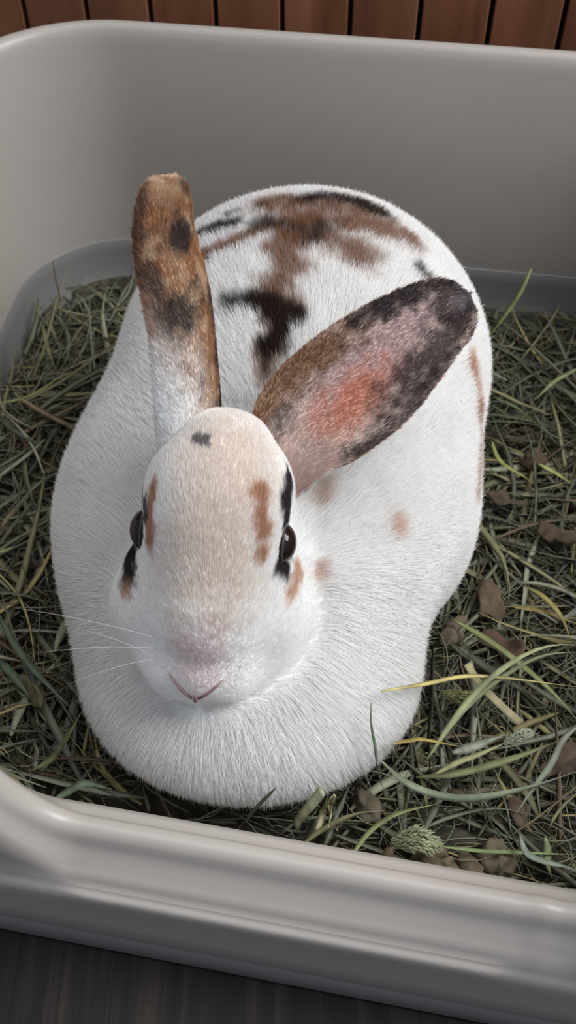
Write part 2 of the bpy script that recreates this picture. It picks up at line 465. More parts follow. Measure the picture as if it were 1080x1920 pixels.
def fur_obj(name, roots, dirs, normals, lengths, cols, parent, radius=.00010, pts=5, droop=.6, lift=.55):
    n = len(roots)
    hc = bpy.data.hair_curves.new(name)
    hc.add_curves([pts] * n)
    t = np.linspace(0, 1, pts)[None, :, None]
    jit = rng.normal(0, 1, (n, 3)) * (.03 + .13 * np.asarray(lift))
    d0 = unit(dirs + normals * lift + jit * .8)
    d1 = unit(dirs + normals * .12 + jit)
    L = lengths[:, None, None]
    P = roots[:, None, :] + L * (d0[:, None, :] * t * (1 - t * droop * .5) + (d1 - d0)[:, None, :] * t * t * .5)
    hc.attributes['position'].data.foreach_set('vector', P.astype(np.float32).ravel())
    ra = hc.attributes.get('radius') or hc.attributes.new('radius', 'FLOAT', 'POINT')
    rr = radius * (1 - .85 * np.linspace(0, 1, pts) ** 1.5)[None, :] * rng.uniform(.7, 1.3, (n, 1))
    ra.data.foreach_set('value', rr.astype(np.float32).ravel())
    ca = hc.attributes.new('coat', 'FLOAT_COLOR', 'CURVE')
    c4 = np.ones((n, 4), dtype=np.float32); c4[:, :3] = np.clip(cols, 0, 1)
    ca.data.foreach_set('color', c4.ravel())
    hc.materials.append(mat_fur)
    o = bpy.data.objects.new(name, hc); C.objects.link(o); o.parent = parent
    tag(o, kind='stuff')
    return o

def sample_tris(V, F4, n, wfun=None):
    T = np.concatenate([F4[:, [0, 1, 2]], F4[:, [0, 2, 3]]]) if F4.shape[1] == 4 else F4
    A, B, Cc = V[T[:, 0]], V[T[:, 1]], V[T[:, 2]]
    ar = np.linalg.norm(np.cross(B - A, Cc - A), axis=1)
    if wfun is not None: ar = ar * wfun((A + B + Cc) / 3)
    k = rng.choice(len(T), n, p=ar / ar.sum())
    u, v = rng.random(n), rng.random(n); f = u + v > 1; u[f] = 1 - u[f]; v[f] = 1 - v[f]
    return A[k] + (B - A)[k] * u[:, None] + (Cc - A)[k] * v[:, None], T[k], (u, v)

FUR = 1.0
RB = np.array([0, .34, .03])
rabbit = tag(empty('rabbit', RB), 'white rabbit with brown and black patches crouching on the hay', 'rabbit')
def rparent(o):
    o.parent = rabbit; o.matrix_parent_inverse = Matrix.Translation(Vector(RB)).inverted(); return o
V, F4 = surface_nets(sdf, (-.15, .13, .004), (.15, .56, .24), .0026)
for _ in range(2): V = V - grad(sdf, V) * sdf(V)[:, None] * .9
body = rparent(mesh_obj('body', V, F4, mat_skin, cols=coat(V)))
print('body verts', len(V))

def body_fur():
    n = int(680000 * FUR)
    eyeL, eyeR = hp(-.035, -.0085, .004), hp(.035, -.0085, .004)
    nose = hp(0, .056, -.004)
    def w(c):
        g = np.where(c[:, 2] < .03, .1, 1.0)
        h = sdf_head(c) < .003
        g = g * np.where(h, 1.8, 1.0)
        g *= np.where(c[:, 1] > .47, .6, 1)
        return g
    P, _, _ = sample_tris(V, F4, n, w)
    N = grad(sdf, P)
    hd = sdf_head(P)
    ish = 1 - sstep(.000, .010, hd)
    # flow
    body_flow = np.stack([(P[:, 0] + .0) * 3.0, np.full(n, 1.0), np.full(n, -.55)], axis=1)
    chin = np.array([-.036, .215, .125])
    rad = unit(P - chin) + np.array([0, -.1, -.7])
    cf = 1 - sstep(.22, .31, P[:, 1])
    flow = unit(body_flow) * (1 - cf[:, None]) + unit(rad) * cf[:, None]
    hflow = -HA * 1.0 + HS * np.tanh((P - H0) @ HS / .01)[:, None] * .15 - HN * .1 + unit(P - nose) * .6
    flow = flow * (1 - ish[:, None]) + hflow * ish[:, None]
    flow = flow + .35 * np.stack([vnoise(P, 45) - .5, vnoise(P + 3, 45) - .5, vnoise(P + 7, 45) - .5], axis=1)
    flow = unit(flow - N * (flow * N).sum(1, keepdims=True))
    a = (P - H0) @ HA
    hl = .0042 - .0022 * sstep(.02, .055, a) + .0025 * sstep(.0, .045, np.abs((P - H0) @ HS)) * (1 - sstep(.03, .05, a))
    L = .0125 * (1 - ish) + hl * ish
    for e in (eyeL, eyeR):
        de = np.linalg.norm(P - e, axis=1); L *= .25 + .75 * sstep(.007, .016, de)
    L *= .35 + .65 * sstep(.004, .013, np.linalg.norm(P - nose, axis=1))
    L *= rng.uniform(.65, 1.25, n)
    col = coat(P + flow * L[:, None] * .3)
    col = np.clip(col * rng.normal(1, .03, (n, 1)), 0, .97)
    return fur_obj('fur', P, flow, N, L, col, None, radius=.000078, lift=(.55 - .3 * ish)[:, None])
fb = body_fur(); fb.parent = body

# ears -------------------------------------------------------------
def ear(name, pts, widths, opening, cup, inner_col, outer_col, roll_tip=0):
    pts = np.array(pts, float); m = 30
    tt = np.linspace(0, 1, m)
    k = np.linspace(0, 1, len(pts))
    # smooth spine
    def cr(t):
        x = t * (len(pts) - 1); i = min(int(x), len(pts) - 2); f = x - i
        p = [pts[max(0, i - 1)], pts[i], pts[i + 1], pts[min(len(pts) - 1, i + 2)]]
        return .5 * ((2 * p[1]) + (p[2] - p[0]) * f + (2 * p[0] - 5 * p[1] + 4 * p[2] - p[3]) * f * f + (3 * p[1] - p[0] - 3 * p[2] + p[3]) * f ** 3)
    S = np.array([cr(t) for t in tt]); T = unit(np.gradient(S, axis=0))
    wt = np.interp(tt, [w[0] for w in widths], [w[1] for w in widths])
    wt = np.convolve(np.pad(wt, 2, mode='edge'), np.ones(5) / 5, 'valid')
    wt = wt * np.sqrt(np.clip(1 - np.clip((tt - .86) / .142, 0, 1) ** 2, .02, 1))
    op = np.array(opening, float)
    if op.ndim == 1: op = np.tile(op, (m, 1))
    else: op = np.stack([np.interp(tt, np.linspace(0, 1, len(op)), op[:, j]) for j in range(3)], axis=1)
    O = unit(op - T * (op * T).sum(1, keepdims=True)); B = np.cross(O, T)
    cu = np.interp(tt, [c[0] for c in cup], [c[1] for c in cup])     # half arc in radians
    q = 19; vv = np.linspace(-1, 1, q)
    Vi, Vo, UV = [], [], []
    for i in range(m):
        a = vv * cu[i]; r = wt[i] / max(math.sin(min(cu[i], math.pi / 2)), .2)
        th = .0011 * (1 - vv ** 4) + .0002
        for j in range(q):
            c = S[i] + B[i] * r * math.sin(a[j]) - O[i] * r * (math.cos(a[j]) - math.cos(cu[i]) * .5 - .5)
            nrm = O[i] * math.cos(a[j]) - B[i] * math.sin(a[j])
            Vi.append(c + nrm * th[j]); Vo.append(c - nrm * th[j]); UV.append((tt[i], vv[j]))
    Vi, Vo, UV = np.array(Vi), np.array(Vo), np.array(UV)
    n = m * q; F = []
    for i in range(m - 1):
        for j in range(q - 1):
            a = i * q + j; F.append((a, a + 1, a + q + 1, a + q)); F.append((n + a, n + a + q, n + a + q + 1, n + a + 1))
        for j in (0, q - 1):
            a = i * q + j; F.append((a, a + q, n + a + q, n + a) if j == 0 else (a + q, a, n + a, n + a + q))
    for j in range(q - 1):
        a = (m - 1) * q + j; F.append((a, a + 1, n + a + 1, n + a))
    V = np.concatenate([Vi, Vo]); F = np.array(F)
    ci, co = inner_col(UV, Vi), outer_col(UV, Vo)
    o = rparent(mesh_obj(name, V, F, mat_skin, cols=np.concatenate([ci, co])))
    # short fur on both faces
    R, Dn, Nn, Cn, Ln = [], [], [], [], []
    for side, (VV, colf, num, ln) in enumerate(((Vi, inner_col, 30000, .0032), (Vo, outer_col, 36000, .0034))):
        g = VV.reshape(m, q, 3)
        ii = rng.random(int(num * FUR)) * (m - 1.001); jj = rng.random(len(ii)) * (q - 1.001)
        keep = rng.random(len(ii)) < np.interp(ii / (m - 1), tt, wt) / wt.max(); ii, jj = ii[keep], jj[keep]
        i0, j0 = ii.astype(int), jj.astype(int); fi, fj = (ii - i0)[:, None], (jj - j0)[:, None]
        p = (g[i0, j0] * (1 - fi) * (1 - fj) + g[i0 + 1, j0] * fi * (1 - fj) + g[i0, j0 + 1] * (1 - fi) * fj + g[i0 + 1, j0 + 1] * fi * fj)
        du = unit(g[i0 + 1, j0] - g[i0, j0]); dv = unit(g[i0, j0 + 1] - g[i0, j0])
        nn = unit(np.cross(du, dv)); ctr = O[i0]
        sgn = np.sign((nn * ctr).sum(1, keepdims=True)); sgn[sgn == 0] = 1
        nn = nn * sgn * (1 if side == 0 else -1)
        uv = np.stack([ii / (m - 1), jj / (q - 1) * 2 - 1], axis=1)
        edge = np.abs(uv[:, 1])[:, None] ** 3 * np.sign(uv[:, 1])[:, None]
        R.append(p); Dn.append(unit(du + dv * edge * .5)); Nn.append(nn * .45); Cn.append(colf(uv, p) * rng.normal(1, .05, (len(p), 1)))
        Ln.append(ln * rng.uniform(.6, 1.2, len(p)) * (1 + .9 * (1 - sstep(0, .25, uv[:, 0]))))
    f = fur_obj('fur', np.concatenate(R), np.concatenate(Dn), np.concatenate(Nn), np.concatenate(Ln), np.clip(np.concatenate(Cn), 0, 1), None, radius=.00008, pts=4, lift=.5)
    f.parent = o
    return o
def blob(uv, u, v, ru, rv, P, soft=.45, n=1.):
    d = np.sqrt(((uv[:, 0] - u) / ru) ** 2 + ((uv[:, 1] - v) / rv) ** 2) + n * ((vnoise(P, 260) - .5) * .9 + (vnoise(P, 700) - .5) * .5)
    return (1 - sstep(1 - soft, 1 + soft, d))[:, None]
EB = s2l(166, 126, 96); EK = s2l(70, 60, 60); EP = s2l(206, 158, 142); ET = s2l(216, 194, 184); EC = s2l(222, 202, 176)
def left_outer(uv, P):
    c = np.tile(EB, (len(uv), 1)) * (0.82 + .4 * vnoise(P, 300))[:, None]
    w = blob(uv, .35, -.2, .5, .25, P) * .3; c = c * (1 - w) + EC * w
    w = sstep(.52, .8, vnoise(P + 2, 210))[:, None] * .55; c = c * (1 - w) + EC * w
    w = sstep(.6, .85, vnoise(P + 9, 260))[:, None] * .5; c = c * (1 - w) + EK * w
    w = (1 - sstep(-.06, .20, uv[:, 0] - .12 * (vnoise(P, 200) - .5) - .30 * (uv[:, 1] < 0) * -uv[:, 1]))[:, None]; c = c * (1 - w) + WHITE * w
    w = blob(uv, .12, -.9, .36, .85, P, .55, .4); c = c * (1 - w) + WHITE * .92 * w
    for u, v, ru, rv, s in LEFT_SPOTS:
        w = blob(uv, u, v, ru, rv, P) * s; c = c * (1 - w) + EK * w
    w = sstep(.93, 1.0, uv[:, 0])[:, None] * .8; c = c * (1 - w) + EC * w
    return c
LEFT_SPOTS = [(.73, .0, .06, .3, .9), (.62, -.75, .05, .2, .6), (.52, -.45, .06, .35, .85), (.52, .6, .06, .2, .8), (.38, .65, .06, .25, .85), (.19, .45, .07, .4, 1), (.27, .6, .06, .25, .9), (.80, -.95, .1, .15, .6), (.93, .3, .04, .3, .5)]
def left_inner(uv, P):
    c = np.tile(ET, (len(uv), 1)); w = blob(uv, .5, 0, .35, .5, P); c = c * (1 - w) + EP * w
    w = blob(uv, .9, 0, .2, .9, P); return c * (1 - w) + EB * w
def right_inner(uv, P):
    c = np.tile(ET, (len(uv), 1)) * (.85 + .3 * vnoise(P, 220))[:, None]
    uv = uv * np.array([1, -1])
    for u, v, ru, rv, col, s in RIGHT_SPOTS:
        w = blob(uv, u, v, ru, rv, P) * s; c = c * (1 - w) + col * w
    return c
PK = s2l(186, 162, 162)
RIGHT_SPOTS = [(.62, -.1, .30, .6, PK, .8), (.42, .15, .20, .38, EP, .9), (.46, .15, .10, .2, s2l(204, 138, 112), .6), (.35, -.85, .34, .35, EB * .7, .95), (.20, -.4, .09, .25, EK, .6),
               (.75, -.95, .22, .35, EK, 1), (.74, .55, .24, .42, EK, .85), (.93, .0, .12, 1.2, EK, .85), (.60, .95, .2, .22, EK, .8), (.36, .92, .10, .22, EK, .8), (.10, .3, .14, .9, s2l(226, 208, 200), .8),
               (.93, .05, .035, .3, s2l(150, 140, 140), .6), (.98, .0, .03, .8, s2l(140, 135, 138), .8)]
def right_outer(uv, P):
    c = np.tile(EB, (len(uv), 1)) * (0.8 + .4 * vnoise(P, 300))[:, None]
    w = blob(uv, .8, 0, .3, 1, P); c = c * (1 - w) + EK * w
    w = blob(uv, 0, 0, .2, 2, P); return c * (1 - w) + WHITE * w
EARL = dict(pts=[(-.0390, .268, .158), (-.0388, .2850, .190), (-.0410, .3060, .224), (-.0465, .3240, .252), (-.0450, .3360, .270)],
            widths=[(0, .014), (.25, .0180), (.5, .0180), (.8, .0170), (1, .0140)], opening=(-.62, .70, .30), cup=[(0, 1.5), (.4, 1.1), (1, .75)])
EARR = dict(pts=[(-.0060, .270, .164), (.0065, .2830, .183), (.0320, .2970, .199), (.0560, .3140, .2115), (.0770, .3280, .2185)],
            widths=[(0, .012), (.12, .0170), (.3, .0250), (.48, .0260), (.65, .0225), (.85, .0160), (1, .0110)], opening=(-.10, -.62, .78), cup=[(0, 1.5), (.3, .95), (1, .45)])
o = ear('ear', EARL['pts'], EARL['widths'], EARL['opening'], EARL['cup'], left_inner, left_outer)
tag(o, 'upright brown ear with black spots and pale base')
o = ear('ear', EARR['pts'], EARR['widths'], EARR['opening'], EARR['cup'], right_inner, right_outer)
tag(o, 'sideways ear with pink inside and dark edge')

# eyes, nose, whiskers ----------------------------------------------
def uvs(r, nu=28, nv=18):
    V = [(0, 0, r[2])]; F = []
    for j in range(1, nv):
        for i in range(nu):
            a, b = 2 * math.pi * i / nu, math.pi * j / nv
            V.append((r[0] * math.cos(a) * math.sin(b), r[1] * math.sin(a) * math.sin(b), r[2] * math.cos(b)))
    V.append((0, 0, -r[2])); L = len(V) - 1
    for i in range(nu):
        k = (i + 1) % nu; F.append((0, 1 + i, 1 + k)); F.append((L, 1 + (nv - 2) * nu + k, 1 + (nv - 2) * nu + i))
    for j in range(nv - 2):
        for i in range(nu):
            k = (i + 1) % nu; F.append((1 + j * nu + i, 1 + (j + 1) * nu + i, 1 + (j + 1) * nu + k, 1 + j * nu + k))
    return np.array(V), F
mat_eye, nt, b = new_mat('wet_black_eye')
b.inputs['Base Color'].default_value = (*s2l(18, 12, 12), 1); b.inputs['Roughness'].default_value = .06; b.inputs['Specular IOR Level'].default_value = .35
lw = nt.nodes.new('ShaderNodeTexNoise'); lw.inputs['Scale'].default_value = 300
cr_ = nt.nodes.new('ShaderNodeValToRGB'); cr_.color_ramp.elements[0].color = (*s2l(12, 9, 9), 1); cr_.color_ramp.elements[1].color = (*s2l(40, 24, 18), 1)
nt.links.new(lw.outputs[0], cr_.inputs[0]); nt.links.new(cr_.outputs[0], b.inputs['Base Color'])
mat_lid = plain('dark_eyelid', (52, 44, 44), .6, .2, 300)
EYE_A, EYE_N = -.0085, .004
for s in (-1, 1):
    c = hp(s * .0282, EYE_A, EYE_N); v, f = uvs((.0070, .0088, .0080))
    rparent(mesh_obj('eye', v @ HR.T + c, f, mat_eye))
    # lids: a thin dark ring around the eye
    ring = []; rf = []; nu, nm = 28, 8
    for i in range(nu):
        a = 2 * math.pi * i / nu
        cc = np.array([s * .0012, math.cos(a) * .0087, math.sin(a) * .0079])
        for j in range(nm):
            bb = 2 * math.pi * j / nm
            ring.append(cc + .0007 * (math.cos(bb) * np.array([0, math.cos(a), math.sin(a)]) + math.sin(bb) * np.array([1, 0, 0])))
    for i in range(nu):
        for j in range(nm):
            rf.append((i * nm + j, ((i + 1) % nu) * nm + j, ((i + 1) % nu) * nm + (j + 1) % nm, i * nm + (j + 1) % nm))
    rparent(mesh_obj('eyelid', np.array(ring) @ HR.T + c, rf, mat_lid))

def tube(path, rad, name, mat, parent_fn, sides=6, cols=None):
    path = np.array(path, float); m = len(path); T = unit(np.gradient(path, axis=0))
    up = np.array([.3, .2, .93]); V = []; F = []
    for i in range(m):
        b1 = unit(np.cross(T[i], up)); b2 = np.cross(T[i], b1); r = rad[i] if hasattr(rad, '__len__') else rad
        for j in range(sides):
            a = 2 * math.pi * j / sides; V.append(path[i] + r * (math.cos(a) * b1 + math.sin(a) * b2))
    for i in range(m - 1):
        for j in range(sides):
            k = (j + 1) % sides; F.append((i * sides + j, i * sides + k, (i + 1) * sides + k, (i + 1) * sides + j))
    F.append(tuple(range(sides - 1, -1, -1))); F.append(tuple((m - 1) * sides + j for j in range(sides)))
    o = mesh_obj(name, V, F, mat)
    return parent_fn(o) if parent_fn else o
def on_head(s, a, lift=.0003, n0=.05, dirn=None):
    """walk inwards along the face's own normal until the surface is met"""
    d = -HN if dirn is None else unit(dirn)
    p = hp(s, a, n0)
    for _ in range(60):
        v = float(sdf(p[None])[0])
        if abs(v) < 1e-5: break
        p = p + d * v * .9
    return p - d * lift
mat_nose = plain('pink_nose_skin', (205, 160, 158), .5, .08, 200, .2)
mat_slit = plain('dark_pink_nostril', (134, 104, 104), .6, .1, 200)
mat_whisk = plain('white_whisker', (225, 222, 218), .4)
for s in (-1, 1):
    pth = [on_head(s * x, a, .0009) for x, a in ((.0014, .0590), (.0045, .0570), (.0080, .0535), (.0112, .0500))]
    rparent(tube(pth, [.0005, .0006, .0005, .0002], 'nostril', mat_slit, None))
pth = [on_head(0, a, .0006, dirn=-HN * .5 - HA) if False else on_head(0, a, .0008) for a in (.0580, .0597, .0605)]
pth += [hp(0, .0600, -.011), hp(0, .0585, -.0145)]
rparent(tube(pth, [.0005, .0007, .0007, .0006, .0003], 'mouth_cleft', mat_slit, None))
for s in (-1, 1):
    for k in range(4):
        base = on_head(s * .0165, .044 - .004 * (k % 3), 0)
        dr = unit(HS * s * 1.0 + HA * (.25 - .22 * k) + HN * (.35 - .1 * (k % 3)))
        ln = .038 + .012 * (k % 3)
        path = [base + dr * ln * t - np.array([0, 0, .010]) * t * t for t in np.linspace(0, 1, 7)]
        rparent(tube(path, np.linspace(.00009, .00004, 7), 'whisker', mat_whisk, None, sides=4))

# ------------------------------------------------------------------ hay bedding
def hay_h(x, y):
    """height of the hay bed"""
    P = np.array([[x, y, 0]])
    h = .026 + .012 * float(vnoise(P, 22)[0] - .5) + .006 * float(vnoise(P, 60)[0] - .5)
    h += .012 * max(0, 1 - abs(x + .17) / .08) * max(0, min(1, (.56 - y) / .1)) + .008 * max(0, 1 - abs(y - .25) / .15) * (x > .05)
    h -= .008 * float(sstep(.46, .56, np.array(y)))
    h += .012 * float(1 - sstep(.02, .075, np.array(abs((np.array([x, y]) - FL) @ np.array([-FD[1], FD[0]])))))
    return h
mat_soil = plain('hay_dust', (60, 56, 45), .95, .45, 130, .8)
gx = np.linspace(-.25, .28, 107); gy = np.linspace(.10, .62, 105)
idx = {}; V = []; F = []
for j, y in enumerate(gy):
    for i, x in enumerate(gx):
        if inside_box(x, y, .0135):
            idx[i, j] = len(V)
            V.append((x, y, max(.0095, hay_h(x, y) - .008 + .004 * random.random()) if inside_box(x, y, .026) else max(.018, hay_h(x, y) - .016)))
for j in range(len(gy) - 1):
    for i in range(len(gx) - 1):
        q = [(i, j), (i + 1, j), (i + 1, j + 1), (i, j + 1)]
        if all(k in idx for k in q): F.append([idx[k] for k in q])
tag(mesh_obj('hay_litter', V, F, mat_soil), 'dark crushed hay dust layer in the bottom of the litter box', 'hay', kind='stuff')

mat_hay, nt, b = new_mat('hay_blade')
at = nt.nodes.new('ShaderNodeAttribute'); at.attribute_name = 'coat'
nz = nt.nodes.new('ShaderNodeTexNoise'); nz.inputs['Scale'].default_value = 180
tc = nt.nodes.new('ShaderNodeTexCoord'); nt.links.new(tc.outputs['Object'], nz.inputs[0])
hs = nt.nodes.new('ShaderNodeHueSaturation'); mr = nt.nodes.new('ShaderNodeMapRange')
mr.inputs['To Min'].default_value = .7; mr.inputs['To Max'].default_value = 1.3
nt.links.new(nz.outputs[0], mr.inputs[0]); nt.links.new(mr.outputs[0], hs.inputs['Value'])
nt.links.new(at.outputs['Color'], hs.inputs['Color']); nt.links.new(hs.outputs[0], b.inputs['Base Color'])
b.inputs['Roughness'].default_value = .55; b.inputs['Specular IOR Level'].default_value = .3
HAYC = [s2l(124, 126, 102), s2l(106, 110, 90), s2l(146, 142, 106), s2l(138, 140, 122), s2l(172, 160, 108), s2l(94, 94, 74), s2l(134, 116, 90), s2l(166, 166, 140), s2l(104, 88, 72)]
HAYN = ['grey-green', 'dark green', 'olive green', 'pale grey-green', 'straw yellow', 'dark olive', 'light brown', 'whitish green', 'brown']
HAYW = np.array([.20, .2, .13, .14, .06, .14, .06, .03, .04]); HAYW = HAYW / HAYW.sum()
def blade(path, w, t, fold=.3, twist=0., col=(.2, .2, .1), tips=True, roll=0.):
    """a folded leaf blade: four-sided section, swept along path -> verts, faces, cols"""
    path = np.array(path, float); m = len(path); T = unit(np.gradient(path, axis=0)); V = []; F = []
    for i in range(m):
        f = i / (m - 1); b1 = unit(np.cross(T[i], np.array([.02, .01, 1.]))); b2 = np.cross(b1, T[i])
        a = twist * f + roll; b1, b2 = b1 * math.cos(a) + b2 * math.sin(a), b2 * math.cos(a) - b1 * math.sin(a)
        ww = w * ((1 if not tips else min(1, .35 + f * 3)) * (1 if not tips else max(.12, min(1, (1 - f) * 2.2))))
        V += [path[i] - b1 * ww * .5 + b2 * fold * ww, path[i] - b2 * t * .5, path[i] + b1 * ww * .5 + b2 * fold * ww, path[i] + b2 * t * .5]
    for i in range(m - 1):
        for j in range(4):
            k = (j + 1) % 4; F.append((i * 4 + j, i * 4 + k, (i + 1) * 4 + k, (i + 1) * 4 + j))
    F.append((3, 2, 1, 0)); e = (m - 1) * 4; F.append((e, e + 1, e + 2, e + 3))
    return V, F
def wander(p, ang, L, seg, curl, lift=0.):
    out = [np.array(p, float)]; st = L / seg
    for i in range(seg):
        ang += random.gauss(curl, .06); lift += random.gauss(0, .05)
        out.append(out[-1] + np.array([math.cos(ang), math.sin(ang), lift]) * st)
    return np.array(out)
def okay(path, clear=.003):
    if not all(inside_box(p[0], p[1], .002 + .011 * (p[2] < .05) + .004 * (p[2] < .025)) for p in path): return False
    return sdf_body(path).min() > clear and sdf(path).min() > clear
# the mass of short, broken blades, past the 300 that show largest: one joined object
V, F, K = [], [], []; nb = 0; tries = 0
while nb < 6800 and tries < 60000:
    tries += 1
    x, y = random.uniform(-.25, .27), random.uniform(.10, .60)
    if not inside_box(x, y, .012): continue
    L = random.choice((.02, .03, .04, .055, .07, .09)) * random.uniform(.7, 1.3)
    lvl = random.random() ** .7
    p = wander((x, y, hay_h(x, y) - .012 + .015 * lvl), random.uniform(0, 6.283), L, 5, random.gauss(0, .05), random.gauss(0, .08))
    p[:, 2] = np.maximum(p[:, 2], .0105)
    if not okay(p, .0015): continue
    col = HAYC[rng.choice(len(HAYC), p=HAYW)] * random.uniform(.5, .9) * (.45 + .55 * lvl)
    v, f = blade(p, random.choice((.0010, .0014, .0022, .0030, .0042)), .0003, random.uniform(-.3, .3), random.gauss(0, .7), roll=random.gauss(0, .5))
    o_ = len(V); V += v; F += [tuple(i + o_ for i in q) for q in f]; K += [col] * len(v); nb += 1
print('hay blades', nb, 'tries', tries)
nf = 0
while nf < 2600:                                            # fine broken fibres lying on top
    x, y = random.uniform(-.25, .27), random.uniform(.10, .60)
    if not inside_box(x, y, .015): continue
    p = wander((x, y, hay_h(x, y) + random.uniform(-.002, .006)), random.uniform(0, 6.283), random.uniform(.012, .05), 5, random.gauss(0, .3), random.gauss(0, .1))
    nf += .1
    if not okay(p, .0015): continue
    col = HAYC[rng.choice(len(HAYC), p=HAYW)] * random.uniform(.5, .95)
    v, f = blade(p, random.uniform(.0004, .0009), .0002, 0, random.gauss(0, .7))
    o_ = len(V); V += v; F += [tuple(i + o_ for i in q) for q in f]; K += [col] * len(v); nf += .9
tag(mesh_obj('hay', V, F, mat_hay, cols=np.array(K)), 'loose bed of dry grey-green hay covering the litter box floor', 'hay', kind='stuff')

# the larger stalks, one object each; forty shapes shared between them
protos = []
for k in range(40):
    L = random.uniform(.05, .105); p = wander((0, 0, 0), 0, L, 9, random.gauss(0, .06), random.gauss(0, .03))
    p -= p.mean(0)
    ci = rng.choice(len(HAYC), p=np.array([.2, .15, .18, .15, .12, .05, .05, .1, 0])); base = HAYC[ci]
    v, f = blade(p, random.choice((.0016, .0024, .0032, .0042)), .0005, random.uniform(-.35, .35), random.gauss(0, .5))
    protos.append((v, f, p, base * random.uniform(.62, 1.02), HAYN[ci]))
pm = [None] * 40; n = 0; tries = 0
while n < 270 and tries < 6000:
    tries += 1; k = random.randrange(40); v, f, p, c, cn = protos[k]
    x, y = random.uniform(-.25, .24), random.uniform(.12, .57)
    a = random.uniform(0, 6.283); tilt = random.gauss(0, .08)
    M = Matrix.Rotation(a, 3, 'Z') @ Matrix.Rotation(tilt, 3, 'Y')
    w = p @ np.array(M).T + np.array([x, y, hay_h(x, y) + random.uniform(.001, .008)])
    if w[:, 2].min() < hay_h(x, y) - .012 or not okay(w): continue
    if pm[k] is None:
        o = mesh_obj('hay_stalk', v, f, mat_hay, cols=np.tile(c, (len(v), 1))); pm[k] = o
    else:
        o = pm[k].copy(); C.objects.link(o)
    o.location = (x, y, w[:, 2].mean()); o.rotation_euler = M.to_euler()
    wh = ('along the front rim' if y < .19 else 'behind the rabbit near the back wall' if y > .46 else "left of the rabbit's flank" if x < -.02 else 'between the rabbit and the right wall')
    tag(o, f'{cn} dry hay stalk lying loose {wh}', 'hay stalk', f'{cn} hay stalks {wh}'); n += 1
print('stalks', n)
